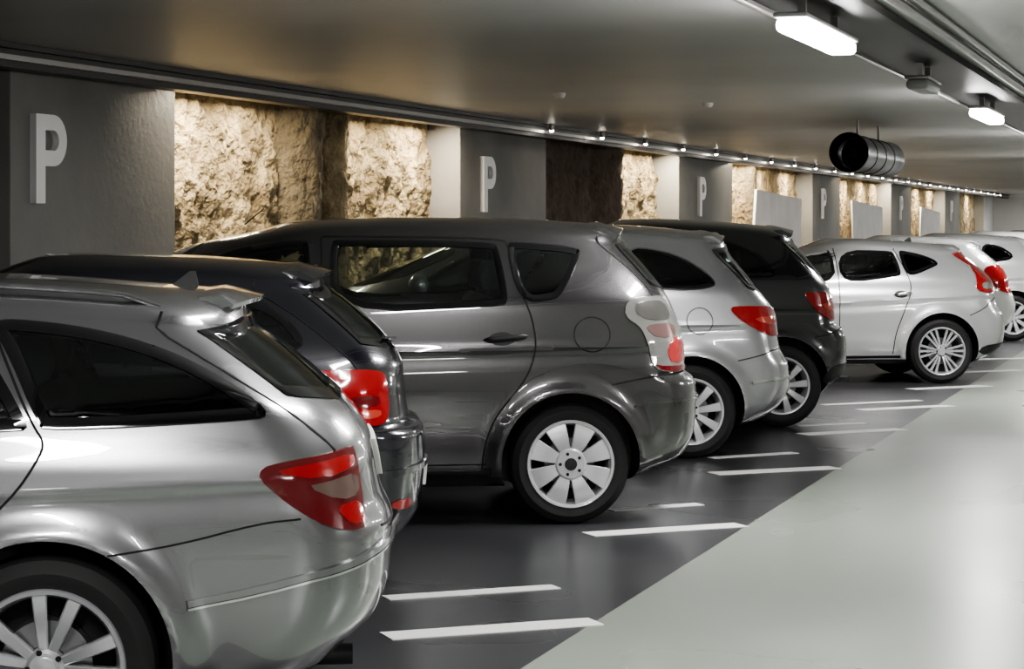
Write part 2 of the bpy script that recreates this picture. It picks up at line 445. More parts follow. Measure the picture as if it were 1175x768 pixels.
def wheel(name,par,cx,y0,R,sd,w,res):
    V=[];Fc=[];MI=[];N=64 if res>=.7 else 40
    rr=w['rim']
    lathe([(rr-.01,-.02),(rr+.006,-.006),(rr+.02,.0),(rr+.05,.004),(R-.035,-.002),(R-.012,-.016),(R-.002,-.036),(R,-.06),(R,-.15),(R-.004,-.175),(R-.03,-.195),(rr,-.2),(rr-.02,-.19)],cx,y0,R,sd,N,V,Fc,MI,0)
    for g in (-.075,-.105,-.135):
        lathe([(R+.0006,g-.004),(R+.0008,g+.004)],cx,y0,R,sd,N,V,Fc,MI,2)
    lathe([(rr+.008,-.004),(rr+.004,.004),(rr-.008,.002),(rr-.016,-.014),(rr-.022,-.05),(rr-.035,-.15)],cx,y0,R,sd,N,V,Fc,MI,1)
    lathe([(rr-.03,-.10),(.14,-.10),(.14,-.085),(.001,-.085)],cx,y0,R,sd,N,V,Fc,MI,2)
    lathe([(.135,-.083),(.13,-.07),(.06,-.07)],cx,y0,R,sd,N,V,Fc,MI,3)
    hub=w.get('hub',.06); dish=w.get('dish',.022)
    lathe([(hub+.004,-dish-.05),(hub,-dish+.002),(hub-.012,-dish+.010),(.032,-dish+.010)],cx,y0,R,sd,N,V,Fc,MI,1)
    lathe([(.033,-dish+.010),(.032,-dish+.016),(.001,-dish+.018)],cx,y0,R,sd,32,V,Fc,MI,w.get('capm',1))
    for i in range(w.get('bolts',5)):
        a=2*math.pi*(i+.5)/5; bx=.048 if hub<.08 else .056
        b=len(V)
        for oo,rr2 in ((-dish+.0105,.009),(-dish+.0145,.008)):
            for j in range(8):
                c=2*math.pi*j/8; V.append((cx+bx*math.cos(a)+rr2*math.cos(c),y0+sd*oo,R+bx*math.sin(a)+rr2*math.sin(c)))
        for j in range(8): Fc.append((b+j,b+(j+1)%8,b+8+(j+1)%8,b+8+j)); MI.append(2)
        Fc.append(tuple(b+8+j for j in range(8))); MI.append(2)
    for ang in w['angles']:
        a=math.radians(ang+w.get('rot',0)); ca,sa=math.cos(a),math.sin(a)
        b=len(V)
        K=6
        for k in range(K+1):
            u=k/K; r=hub*.8+(rr-.010-hub*.8)*u
            hwid=(w['w0']+(w['w1']-w['w0'])*u**w.get('pw',1))/2
            o=-dish+(dish-.008)*u+w.get('arc',.0)*math.sin(math.pi*u)
            for (q,oo) in ((-hwid,o-.03),(-hwid,o-.005),(-hwid+.004,o),(hwid-.004,o),(hwid,o-.005),(hwid,o-.03)):
                V.append((cx+r*ca-q*sa,y0+sd*oo,R+r*sa+q*ca))
        for k in range(K):
            for i in range(5): Fc.append((b+6*k+i,b+6*k+i+1,b+6*k+i+7,b+6*k+i+6)); MI.append(1)
    mk(name,V,Fc,[RUB,w.get('m',ALU),BLK,mat('brake_disc',(.25,.25,.26),.35,metal=.9),DARK],par,smooth=True,midx=MI,sharp=28)

def paint(name,col,metal,rough):
    return mat(name,col,rough,metal=metal,coat=1,coatr=.015,coatior=1.75)
P_SIL=paint('silver_paint',(.25,.25,.262),.8,.25)
P_GRY=paint('grey_paint',(.070,.068,.070),.7,.26)
P_NVY=paint('dark_paint',(.011,.011,.018),.3,.22)
P_SL2=paint('silver_paint_b',(.42,.42,.435),.65,.26)
P_DGR=paint('graphite_paint',(.040,.040,.043),.6,.25)
P_LIT=paint('light_silver_paint',(.55,.55,.56),.5,.28)
P_WHT=paint('white_paint',(.7,.7,.7),.0,.3)

W_MB=dict(rim=.222,hub=.055,w0=.028,w1=.044,rot=8,dish=.03,arc=.008,angles=[72*i+d for i in range(5) for d in (-14,14)],m=ALU)
W_VS=dict(rim=.225,hub=.085,w0=.052,w1=.118,pw=.9,dish=.006,arc=.012,angles=[45*i+22.5 for i in range(8)],m=CAPM,capm=4)
W_B=dict(rim=.22,hub=.06,w0=.036,w1=.062,dish=.02,arc=.01,angles=[40*i+9 for i in range(9)],m=CAPM)
W_D=dict(rim=.22,hub=.07,w0=.035,w1=.06,dish=.012,arc=.012,angles=[40*i+5 for i in range(9)],m=CAPM)
W_V=dict(rim=.235,hub=.055,w0=.018,w1=.026,dish=.02,arc=.006,angles=[60*i+d for i in range(6) for d in (-15,0,15)],m=ALU)

# ---- 1 station wagon
c=Car('station_wagon',50,408,84,dict(paint=P_SIL,ztop=1.425,belt=1.0,wb=2.76,R=.320,ra=.360,hw=.885,darkz=.27,rx=.025,glass=GLS2,camp=.5,
   rear=[(.72,.2),(.86,.32),(.955,.42),(.985,.53),(.99,.66),(.955,.76),(.925,.91),(.875,1.0),(.77,1.12),(.67,1.22),(.565,1.31),(.54,1.325)],
   front=[(-3.45,.2),(-3.58,.45),(-3.55,.62),(-3.40,.76),(-2.6,.93),(-2.25,1.0),(-1.6,1.25),(-1.25,1.325)],
   drop=[(-1.2,.03),(-.7,0),(-.2,.008),(.3,.04),(.65,.065)],crease=(.82,.035),wheel=W_MB,platez=.85))
c.window('window_side',[(.0,.995),(-.015,1.02),(-.11,1.21),(-.165,1.285),(-.12,1.30),(.12,1.27),(.33,1.21),(.50,1.125),(.63,1.035),(.59,1.02)])
c.window('window_door',[(-.9,.985),(-.9,1.295),(-.3,1.30),(-.215,1.265),(-.045,1.01),(-.07,.995)])
c.window('window_front',[(-1.9,.97),(-1.35,1.24),(-1.0,1.285),(-.96,1.255),(-.96,.985)])
c.line('rear_door_gap',[(-.18,1.31),(-.03,1.0),(-.005,.97),(-.005,.93),(-.09,.80),(-.26,.66),(-.36,.55),(-.42,.42),(-.44,.28)],.008)
c.line('front_door_gap',[(-.95,.98),(-.96,.5),(-.98,.27)],.008)
c.line('bumper_gap',[(.18,.645),(.36,.665),(.60,.725),(.72,.735)],.006)
c.line('bumper_strip',[(.40,.500),(.60,.535),(.80,.585),(1.05,.625),(1.35,.635)],.022,P_SIL,.012,1)
c.line('bumper_strip_chrome',[(.40,.485),(.60,.520),(.80,.570),(1.05,.609),(1.35,.618)],.008,CHR,.012,1)  # thin chrome line below the bumper strip
c.patch('tail_light',[(.575,.875),(.70,.905),(.92,.925),(.965,.92),(.98,.71),(.93,.69),(.80,.705),(.68,.78)],REDD,.008,2)
c.patch('tail_light_upper',[(.635,.868),(.72,.888),(.93,.910),(.94,.875),(.78,.845)],RED,.011,1)
c.patch('tail_light_mid',[(.73,.828),(.80,.838),(.94,.855),(.95,.79),(.84,.78)],GREYL,.011,1)
c.patch('tail_light_low',[(.82,.765),(.95,.775),(.955,.715),(.88,.708)],RED,.011,1)
c.window('rear_window',[(-.72,1.045),(-.66,1.18),(-.60,1.285),(.60,1.285),(.66,1.18),(.72,1.045)],glass=GLS2,mode='rear',both=False,ch=1)
c.line('tailgate_gap',[(.72,1.32),(.76,1.2),(.80,1.04),(.76,.9)],.008,mode='rear')
c.line('tailgate_gap_low',[(-.6,.68),(0,.665),(.6,.68)],.008,mode='rear',both=False,ch=1)
c.spoiler(.45,.585,.022,.72,.014,keel=.012); c.handle(-.25,.86); c.common((-1.2,-.25))
for k,sd in enumerate((-1,1)):
    V=[];Fc=[];M=10;pts=[]
    for i in range(31):
        x=-1.35+1.66*i/30; u=i/30
        lift=.030*min(1,min(u,1-u)*14)
        yy=.585-.03*u
        pts.append((x,sd*yy,c.roofz(x,yy)+lift-.010))
    for p in pts:
        for j in range(M):
            a=2*math.pi*j/M; V.append((p[0],p[1]+.014*math.cos(a),p[2]+.009*math.sin(a)))
    for i in range(30):
        for j in range(M): Fc.append((i*M+j,i*M+(j+1)%M,(i+1)*M+(j+1)%M,(i+1)*M+j))
    Fc+= [tuple(range(M)),tuple(30*M+j for j in range(M))]
    mk('roof_rail_%d'%(k+1),V,Fc,P_SIL,c.e,smooth=True)
def fin(c,x):
    z=c.roofz(x,0)+.01
    V=[(x-.06,-.015,z-.02),(x-.06,.015,z-.02),(x+.04,.015,z-.02),(x+.04,-.015,z-.02),(x+.03,0,z+.035),(x+.01,0,z+.035)]
    mk('antenna_fin',V,[(0,3,2,1),(0,1,5),(1,2,4,5),(2,3,4),(3,0,5,4)],DARK,c.e)
fin(c,.36)
def exhaust(c,x,z):
    V=[];Fc=[];MI=[]
    lathe([(.032,.0),(.032,-.2),(.028,-.2),(.028,0)],0,0,0,1,24,V,Fc,MI,0)
    V=[(x-.2-p[1],-.45+p[0],z+p[2]) for p in V]
    mk('exhaust_pipe',V,Fc,DARK,c.e,smooth=True)
exhaust(c,.88,.27)

# ---- 2 dark hatchback
c=Car('hatchback',261,283,84,dict(paint=P_NVY,ztop=1.455,belt=.99,wb=2.5,R=.31,hw=.86,rx=.04,glass=GLS2,
   rear=[(.60,.2),(.72,.28),(.79,.40),(.805,.60),(.80,.70),(.735,.755),(.72,.85),(.71,.97),(.66,1.08),(.54,1.22),(.40,1.34),(.37,1.355)],
   front=[(-3.0,.2),(-3.12,.4),(-3.10,.6),(-3.0,.74),(-2.4,.93),(-2.1,1.0),(-1.5,1.27),(-1.15,1.355)],
   drop=[(-1.2,.03),(-.7,0),(-.2,.01),(.4,.055)],crease=(.88,.02),wheel=W_B,rc=.32,platez=.50))
c.window('window_side',[(-.30,1.03),(-.30,1.30),(.0,1.285),(.18,1.24),(.32,1.10),(.26,1.06)])
c.window('window_door',[(-1.05,1.0),(-1.05,1.31),(-.36,1.31),(-.36,1.02)])
c.window('window_front',[(-1.75,.99),(-1.25,1.27),(-1.11,1.30),(-1.11,1.0)])
c.line('rear_door_gap',[(-.33,1.33),(-.31,1.0),(-.30,.85),(-.42,.62),(-.46,.3)],.008)
c.window('rear_window',[(-.72,1.05),(-.64,1.2),(-.57,1.31),(.57,1.31),(.64,1.2),(.72,1.05)],glass=GLS2,mode='rear',both=False,ch=1)
c.patch('tail_light',[(.32,.975),(.42,.985),(.62,.98),(.69,.95),(.70,.78),(.60,.745),(.50,.78),(.41,.88)],RED,.012,2)
c.patch('tail_light_lens',[(.47,.87),(.62,.88),(.635,.835),(.51,.825)],REDD,.015,1)
c.patch('tail_light_clear',[(.51,.812),(.63,.82),(.635,.79),(.55,.78)],AMB,.015,1)
c.line('bumper_gap',[(.30,.69),(.5,.72),(.62,.735),(1.3,.72)],.008,ch=1)
c.line('bumper_strip',[(.42,.53),(.7,.56),(1.3,.56)],.03,P_NVY,.012,1)
c.patch('rear_reflector',[(.68,.40),(.84,.40),(.84,.44),(.68,.44)],RED,.006,1)
c.line('tailgate_gap',[(.76,1.35),(.80,1.2),(.86,1.04),(.80,.76)],.008,mode='rear')
c.spoiler(.24,.41,.03,.82,.016,keel=.02); c.common()
w0=c.pt((.05,1.075),.03,-1,'rear'); w1=c.pt((.50,1.10),.03,-1,'rear')
V,f=boxv(-.5,.5,-.006,.006,-.006,.006)
d=Vector(w1)-Vector(w0)
xa=d.normalized(); ya=Vector((0,0,1)).cross(xa).normalized(); za=xa.cross(ya)
cc=(Vector(w0)+Vector(w1))/2
mk('rear_wiper',[tuple(cc+xa*v[0]*d.length+ya*v[1]+za*v[2]) for v in V],f,DARK,c.e)

# ---- 3 minivan
c=Car('minivan',655,218,84,dict(paint=P_GRY,ztop=1.625,belt=1.13,wb=2.75,R=.318,ra=.368,hw=.885,darkz=.25,
   rear=[(.30,.2),(.46,.28),(.60,.34),(.66,.48),(.67,.66),(.655,.745),(.60,.79),(.60,.90),(.575,1.05),(.50,1.24),(.40,1.38),(.30,1.50),(.28,1.525)],
   front=[(-3.55,.2),(-3.7,.45),(-3.67,.68),(-3.5,.85),(-3.0,1.05),(-2.8,1.13),(-2.3,1.38),(-1.95,1.525)],
   drop=[(-1.7,.04),(-1.2,.01),(-.8,0),(-.2,.01),(.3,.04)],crease=(.93,.015),wheel=W_VS,rc=.30,n=2.6,platez=.9,fs=.5))
c.window('window_side',[(-.265,1.175),(-.325,1.480),(-.26,1.482),(.05,1.455),(.075,1.43),(-.04,1.22),(-.09,1.19)])
c.window('window_door',[(-1.25,1.12),(-1.255,1.480),(-1.20,1.50),(-.40,1.485),(-.37,1.455),(-.33,1.18),(-.36,1.155)])
c.window('window_front',[(-2.25,1.12),(-2.1,1.30),(-1.85,1.44),(-1.55,1.49),(-1.40,1.50),(-1.37,1.475),(-1.37,1.12)])
c.line('rear_door_gap',[(-1.30,1.515),(-1.28,1.52),(-.34,1.51),(-.31,1.475),(-.24,1.18),(-.20,1.08),(-.18,.92),(-.24,.76),(-.40,.58),(-.46,.42),(-.47,.27)],.010)
c.line('front_door_gap',[(-1.305,1.515),(-1.305,1.1),(-1.29,.6),(-1.31,.27)],.010)
c.line('sill',[(-2.2,.265),(-.42,.275)],.035,P_GRY,.020,0)
c.line('sill_gap',[(-2.2,.31),(-.45,.32)],.008,ch=0)
c.line('arch_line',[(-.36,.55),(-.33,.66),(-.22,.78),(-.02,.85),(.20,.85),(.36,.80),(.50,.77)],.007,P_GRY,.008,2)
c.line('bumper_gap',[(.22,.735),(.34,.76),(.50,.785),(.8,.79),(1.2,.79)],.010,ch=1)
c.line('fuel_flap',[(.115+.097*math.cos(a*math.pi/12),1.0+.092*math.sin(a*math.pi/12)) for a in range(24)],.006,BLK,.003,0,True)
c.handle(-.345,.985,.24,DARK)
c.patch('tail_light',[(.29,1.09),(.305,1.185),(.42,1.20),(.62,1.20),(.74,1.0),(.82,.83),(.58,.795),(.44,.81),(.42,.93),(.38,1.04)],CLR,.010,2)
c.patch('tail_light_red',[(.52,.90),(.56,.98),(.70,.98),(.76,.85),(.56,.84)],mat('tail_pink',(.34,.03,.03),.15,coat=1),.013,1)
c.patch('tail_light_grey',[(.34,1.12),(.36,1.175),(.56,1.175),(.60,1.08),(.42,1.07)],mat('lamp_silver',(.42,.40,.39),.12,metal=.9,coat=1),.013,1)
c.patch('tail_light_grey_low',[(.40,1.03),(.43,1.055),(.60,1.055),(.64,.995),(.47,.975)],mat('lamp_rose',(.36,.22,.21),.12,metal=.7,coat=1),.013,1)
c.patch('tail_light_stripe',[(.44,.845),(.50,.83),(.80,.83),(.79,.80),(.5,.80)],REDD,.015,1)
c.window('rear_window',[(-.70,1.22),(-.60,1.4),(-.55,1.49),(.55,1.49),(.60,1.4),(.70,1.22)],glass=GLS2,mode='rear',both=False,ch=1)
c.line('tailgate_gap',[(.68,1.52),(.72,1.3),(.76,1.2)],.008,mode='rear')
c.line('bumper_crease',[(.34,.62),(.5,.64),(.75,.645),(1.2,.645)],.010,P_GRY,.010,1)
c.spoiler(.12,.29,.03); c.common((-1.5,-.55))
V=[];Fc=[];MI=[]
lathe([(.004,0),(.003,.14),(.0005,.14)],0,0,0,1,8,V,Fc,MI,0)
o=mk('roof_antenna',[(p[0],p[2],p[1]) for p in V],Fc,DARK,c.e); o.location=(-1.72,.0,c.roofz(-1.72,0)-.005); o.rotation_euler=(0,math.radians(50),0)

# ---- 4 silver compact
c=Car('compact_car',793,170,84,dict(paint=P_SL2,ztop=1.60,belt=1.1,wb=2.7,R=.318,hw=.885,
   rear=[(.34,.2),(.50,.25),(.64,.36),(.69,.50),(.685,.60),(.62,.74),(.60,.85),(.585,.98),(.48,1.16),(.38,1.32),(.28,1.47),(.27,1.50)],
   front=[(-3.35,.2),(-3.5,.45),(-3.45,.68),(-3.3,.82),(-2.7,1.0),(-2.45,1.08),(-1.9,1.33),(-1.5,1.5)],
   drop=[(-1.5,.03),(-.9,0),(-.4,.015),(.28,.07)],crease=(.90,.03),wheel=W_B,rc=.32,platez=.80,glass=GLS2),.8)
c.window('window_side',[(-.42,1.18),(-.42,1.43),(-.20,1.415),(.02,1.34),(.20,1.19),(.12,1.15),(-.1,1.14)],seal=CHR)
c.window('window_door',[(-1.2,1.10),(-1.2,1.45),(-.48,1.44),(-.48,1.13)])
c.window('window_front',[(-2.0,1.08),(-1.5,1.40),(-1.26,1.45),(-1.26,1.10)])
c.line('rear_door_gap',[(-.45,1.46),(-.44,1.12),(-.40,.8),(-.5,.3)],.008)
c.window('rear_window',[(-.78,1.10),(-.72,1.3),(-.66,1.44),(.66,1.44),(.72,1.3),(.78,1.10)],glass=GLS2,mode='rear',both=False,ch=1)
c.patch('tail_light',[(.26,1.02),(.34,1.035),(.74,1.02),(.82,.95),(.80,.83),(.62,.815),(.44,.87),(.32,.95)],RED,.010,2)
c.patch('tail_light_mid',[(.42,.955),(.70,.96),(.74,.90),(.50,.91)],AMB,.013,1)
c.line('fuel_flap',[(.06+.09*math.cos(a*math.pi/12),.93+.09*math.sin(a*math.pi/12)) for a in range(24)],.006,BLK,.003,0,True)
c.line('bumper_gap',[(.32,.66),(.5,.70),(.6,.735),(1.3,.74)],.008,ch=1)
c.line('bumper_strip',[(.42,.51),(.6,.54),(1.2,.54)],.02,CHR,.012,1)
c.spoiler(.10,.27,.03); c.handle(-.5,.98); c.common()

# ---- 5 graphite compact SUV
c=Car('dark_suv',897,147,84,dict(paint=P_DGR,ztop=1.635,belt=1.13,wb=2.7,R=.325,hw=.885,glass=GLS2,
   rear=[(.28,.2),(.38,.30),(.50,.40),(.535,.55),(.53,.68),(.50,.76),(.44,.80),(.43,.92),(.40,1.10),(.34,1.20),(.20,1.42),(.14,1.50),(.12,1.53)],
   front=[(-3.35,.2),(-3.5,.45),(-3.45,.72),(-3.3,.88),(-2.7,1.05),(-2.45,1.12),(-1.9,1.4),(-1.5,1.53)],
   drop=[(-1.5,.03),(-.9,0),(-.4,.02),(.15,.07)],crease=(.92,.02),wheel=W_D,rc=.30,platez=.85),.8)
c.window('window_side',[(-.55,1.20),(-.55,1.47),(-.36,1.455),(-.18,1.38),(-.03,1.21),(-.1,1.17)])
c.window('window_door',[(-1.3,1.13),(-1.3,1.48),(-.62,1.48),(-.62,1.16)])
c.window('window_front',[(-2.1,1.12),(-1.6,1.43),(-1.36,1.48),(-1.36,1.13)])
c.line('rear_door_gap',[(-.58,1.5),(-.57,1.12),(-.45,.8),(-.5,.3)],.008)
c.window('rear_window',[(-.76,1.17),(-.70,1.35),(-.66,1.47),(.66,1.47),(.70,1.35),(.76,1.17)],glass=GLS2,mode='rear',both=False,ch=1)
c.patch('tail_light',[(.17,1.05),(.25,1.06),(.60,1.04),(.66,.98),(.64,.84),(.42,.83),(.28,.90)],RED,.010,2)
c.patch('tail_light_mid',[(.32,.97),(.52,.975),(.54,.91),(.36,.92)],AMB,.013,1)
c.line('bumper_gap',[(.26,.70),(.4,.73),(.5,.77),(1.1,.77)],.008,ch=1)
c.patch('bumper_lower',[(.32,.33),(.36,.46),(.6,.50),(1.3,.50),(1.3,.38),(.5,.36)],DARK,.006,1)
c.spoiler(-.04,.15,.03); c.common()

# ---- 6 light silver hatchback
c=Car('silver_hatchback',1081,115,84,dict(paint=P_LIT,ztop=1.455,belt=.98,wb=2.65,R=.325,hw=.885,rx=.14,
   rear=[(.36,.2),(.52,.28),(.64,.40),(.665,.55),(.64,.68),(.575,.80),(.55,.95),(.53,1.05),(.42,1.20),(.30,1.32),(.26,1.355)],
   front=[(-3.4,.2),(-3.55,.45),(-3.5,.62),(-3.35,.76),(-2.6,.92),(-2.35,.98),(-1.7,1.26),(-1.3,1.355)],
   drop=[(-1.3,.035),(-.9,.0),(-.4,.02),(.2,.07)],crease=(.86,.05),wheel=W_V,rc=.34,n=2.4,platez=.7,taper=.11),.7)
c.window('window_side',[(-.35,1.10),(-.39,1.32),(-.34,1.325),(-.10,1.27),(.02,1.20),(-.08,1.16),(-.26,1.09)])
c.window('window_door',[(-1.02,.99),(-1.02,1.33),(-.48,1.325),(-.44,1.29),(-.40,1.10),(-.44,1.08)])
c.window('window_front',[(-2.0,.97),(-1.5,1.24),(-1.13,1.33),(-1.08,1.32),(-1.08,.985)])
c.line('rear_door_gap',[(-.44,1.35),(-.34,1.10),(-.30,.95),(-.40,.70),(-.48,.5),(-.5,.3)],.010)
c.line('front_door_gap',[(-1.05,1.35),(-1.04,.9),(-1.06,.3)],.010)
c.line('sill',[(-2.2,.26),(-.42,.27)],.03,DARK,.008,0)
c.window('rear_window',[(-.68,1.06),(-.62,1.2),(-.55,1.31),(.55,1.31),(.62,1.2),(.68,1.06)],glass=GLS2,mode='rear',both=False,ch=1)
c.patch('tail_light',[(.17,1.295),(.27,1.315),(.46,1.30),(.56,1.14),(.72,1.0),(.76,.92),(.46,.90),(.34,.955),(.42,1.05),(.38,1.16),(.25,1.25)],RED,.012,2)
c.patch('tail_light_mid',[(.42,1.0),(.52,1.02),(.60,.98),(.58,.95),(.44,.94)],CLR,.015,1)
c.line('bumper_gap',[(.28,.68),(.42,.74),(.55,.84),(.9,.86)],.008,ch=1)
c.patch('bumper_lower',[(.36,.30),(.42,.38),(.66,.40),(1.2,.40),(1.2,.30),(.6,.27)],DARK,.006,1)
c.spoiler(.06,.24,.03); c.handle(-.40,.90,.2,CHR); c.common()
fin(c,-.1)

# ---- far cars
def far(name,px,sc,pt,ztop,hw=.88,k=0):
    c=Car(name,px,sc,84,dict(paint=pt,ztop=ztop,belt=ztop*.68,wb=2.6,R=.318,hw=hw,
       rear=[(.36,.2),(.52,.28),(.66,.40),(.69,.55),(.66,.70),(.60,.82),(.58,.95),(.54,1.05),(.42,ztop-.25),(.28,ztop-.12),(.26,ztop-.10)],
       front=[(-3.2,.2),(-3.35,.45),(-3.3,.62),(-3.1,.78),(-2.5,.94),(-2.2,1.0),(-1.6,ztop-.2),(-1.2,ztop-.1)],
       drop=[(-1.2,.03),(-.8,0),(-.3,.015),(.28,.06)],crease=(.86,.03),wheel=W_B,rc=.32),.6)
    b=ztop*.68
    c.window('window_side',[(-.4,b+.07),(-.4,ztop-.14),(-.1,ztop-.18),(.08,b+.12)])
    c.window('window_door',[(-1.1,b+.02),(-1.1,ztop-.13),(-.46,ztop-.14),(-.46,b+.05)])
    c.window('window_front',[(-1.9,b+.01),(-1.4,ztop-.22),(-1.16,ztop-.14),(-1.16,b+.02)])
    c.window('rear_window',[(-.66,b+.07),(-.52,ztop-.14),(.52,ztop-.14),(.66,b+.07)],glass=GLS2,mode='rear',both=False,ch=1)
    c.patch('tail_light',[(.24,.98),(.30,1.09),(.62,1.09),(.80,.9),(.74,.74),(.44,.74)],RED,.010,2)
    c.line('rear_door_gap',[(-.43,ztop-.12),(-.42,b),(-.40,.7),(-.5,.3)],.010)
    c.spoiler(.12,.29,.03); c.common(); return c
far('white_hatchback',1107,92,P_WHT,1.46)
far('white_hatchback',1163,84,P_LIT,1.48)
far('white_hatchback',1200,69,P_WHT,1.5)
far('white_hatchback',1232,60,P_WHT,1.5)

# ---------------------------------------------------------------- room
def concrete(name,c1,c2,sc=1.2,rough=.6,b=.15):
    return mat(name,c1,rough,noisecol=(sc,c2,6),bump=(18,b,.01))
VE=84.0; V0=-12.0; UL=-7.8; UR=6.0; ZC=2.78
fm=bpy.data.materials.new('painted_floor'); fm.use_nodes=True; nt=fm.node_tree; b=nt.nodes['Principled BSDF']
tc=nt.nodes.new('ShaderNodeTexCoord'); sx=nt.nodes.new('ShaderNodeSeparateXYZ'); nt.links.new(tc.outputs['Object'],sx.inputs[0])
gt=nt.nodes.new('ShaderNodeMath'); gt.operation='GREATER_THAN'; gt.inputs[1].default_value=-2.36; nt.links.new(sx.outputs['X'],gt.inputs[0])
def nz(sc,det,c1,c2,p0=.3,p1=.7):
    n=nt.nodes.new('ShaderNodeTexNoise'); n.inputs['Scale'].default_value=sc; n.inputs['Detail'].default_value=det
    nt.links.new(tc.outputs['Object'],n.inputs['Vector']); r=nt.nodes.new('ShaderNodeValToRGB')
    r.color_ramp.elements[0].color=(*c1,1); r.color_ramp.elements[1].color=(*c2,1)
    r.color_ramp.elements[0].position=p0; r.color_ramp.elements[1].position=p1
    nt.links.new(n.outputs['Fac'],r.inputs['Fac']); return r
rd=nz(.8,8,(.034,.035,.037),(.050,.051,.054)); rl=nz(.5,4,(.235,.268,.230),(.275,.308,.266))
mx=nt.nodes.new('ShaderNodeMix'); mx.data_type='RGBA'
nt.links.new(gt.outputs[0],mx.inputs[0]); nt.links.new(rd.outputs[0],mx.inputs[6]); nt.links.new(rl.outputs[0],mx.inputs[7])
nt.links.new(mx.outputs[2],b.inputs['Base Color'])
rr=nz(.6,1,(.26,.26,.26),(.33,.33,.33)); nt.links.new(rr.outputs[0],b.inputs['Roughness'])
n=nt.nodes.new('ShaderNodeTexNoise'); n.inputs['Scale'].default_value=60; n.inputs['Detail'].default_value=4; nt.links.new(tc.outputs['Object'],n.inputs['Vector'])
bu=nt.nodes.new('ShaderNodeBump'); bu.inputs['Strength'].default_value=.06; bu.inputs['Distance'].default_value=.003
nt.links.new(n.outputs['Fac'],bu.inputs['Height']); nt.links.new(bu.outputs['Normal'],b.inputs['Normal'])
mk('floor',[(UL-.6,V0,0),(UR,V0,0),(UR,VE,0),(UL-.6,VE,0)],[(0,1,2,3)],fm)
CE=mat('ceiling_concrete',(.52,.515,.505),.42,noisecol=(.5,(.62,.615,.605),5),bump=(25,.08,.005))
box('ceiling',UL-.6,UR,V0,VE,ZC,ZC+.2,CE)
CON=concrete('concrete_panel',(.19,.185,.178),(.29,.285,.272),1.0,.6,.2)
CONL=concrete('concrete_wall',(.36,.355,.345),(.44,.435,.42),.6)
box('wall_left',UL-.8,UL-.62,V0,VE,0,ZC,CON)
box('wall_right',UR,UR+.2,V0,VE,0,ZC,CONL)
box('wall_back',UL-.8,UR+.2,V0-.2,V0,0,ZC,CONL)
box('wall_end',UL-.8,UR+.2,VE,VE+.2,0,ZC,mat('end_wall_paint',(.8,.8,.78),.6))
panels=[(1.5,4.2),(13.0,15.45),(22.2,25.35),(32.2,36.0),(43.6,46.9),(54.6,58.3),(65.8,69.6),(77,80.5)]
for a,bb in panels: box('wall_left_panel',UL-.62,UL,a,bb,0,ZC,CON,bev=.01)
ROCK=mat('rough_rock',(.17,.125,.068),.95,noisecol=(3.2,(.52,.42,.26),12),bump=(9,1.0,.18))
ROCKD=mat('unlit_brick_rock',(.10,.075,.06),.9,noisecol=(5,(.17,.13,.10),8),bump=(9,1.0,.08))  # darker brick tone for zones without washers, shade put into the colour
BR=mat('brown_rock',(.15,.12,.075),.9,noisecol=(3,(.23,.19,.13),8),bump=(12,1.0,.08))
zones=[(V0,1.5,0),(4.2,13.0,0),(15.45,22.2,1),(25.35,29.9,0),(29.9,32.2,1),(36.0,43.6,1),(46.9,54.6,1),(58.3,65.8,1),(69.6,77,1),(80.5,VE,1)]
pil=[(18.15,18.95,2),(18.95,19.5,0),(28.6,29.7,0),(38.2,38.9,2)]
for a,bb,lit in zones:
    st=.05 if a<34 else .14
    nx=int((bb-a)/st); nzv=int(ZC/st*1.0)
    V=[];Fc=[];MI=[]
    for i in range(nx+1):
        y=a+(bb-a)*i/nx
        pb=0;pm=None
        for p0,p1,m_ in pil:
            if p0<=y<=p1: pb=.26*max(0,math.sin(math.pi*(y-p0)/(p1-p0)))**.6; pm=m_
        for j in range(nzv+1):
            z=ZC*j/nzv
            p=Vector((y*1.3,z*1.0,3.1)); d=noise.fractal(p,1.0,2.0,6)*.06+noise.fractal(p*4.5,.7,2.1,6)*.065
            V.append((UL-.36+max(-.2,min(.16,d))*(1 if pm is None else .5)+pb,y,z))
        if i<nx:
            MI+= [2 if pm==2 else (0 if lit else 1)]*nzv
    for i in range(nx):
        for j in range(nzv): q=i*(nzv+1)+j; Fc.append((q,q+nzv+1,q+nzv+2,q+1))
    mk('wall_left_rock',V,Fc,[ROCK,ROCKD,BR],smooth=True,sharp=80,midx=MI)
PW=mat('sign_metal',(.92,.92,.92),.38,metal=.15)
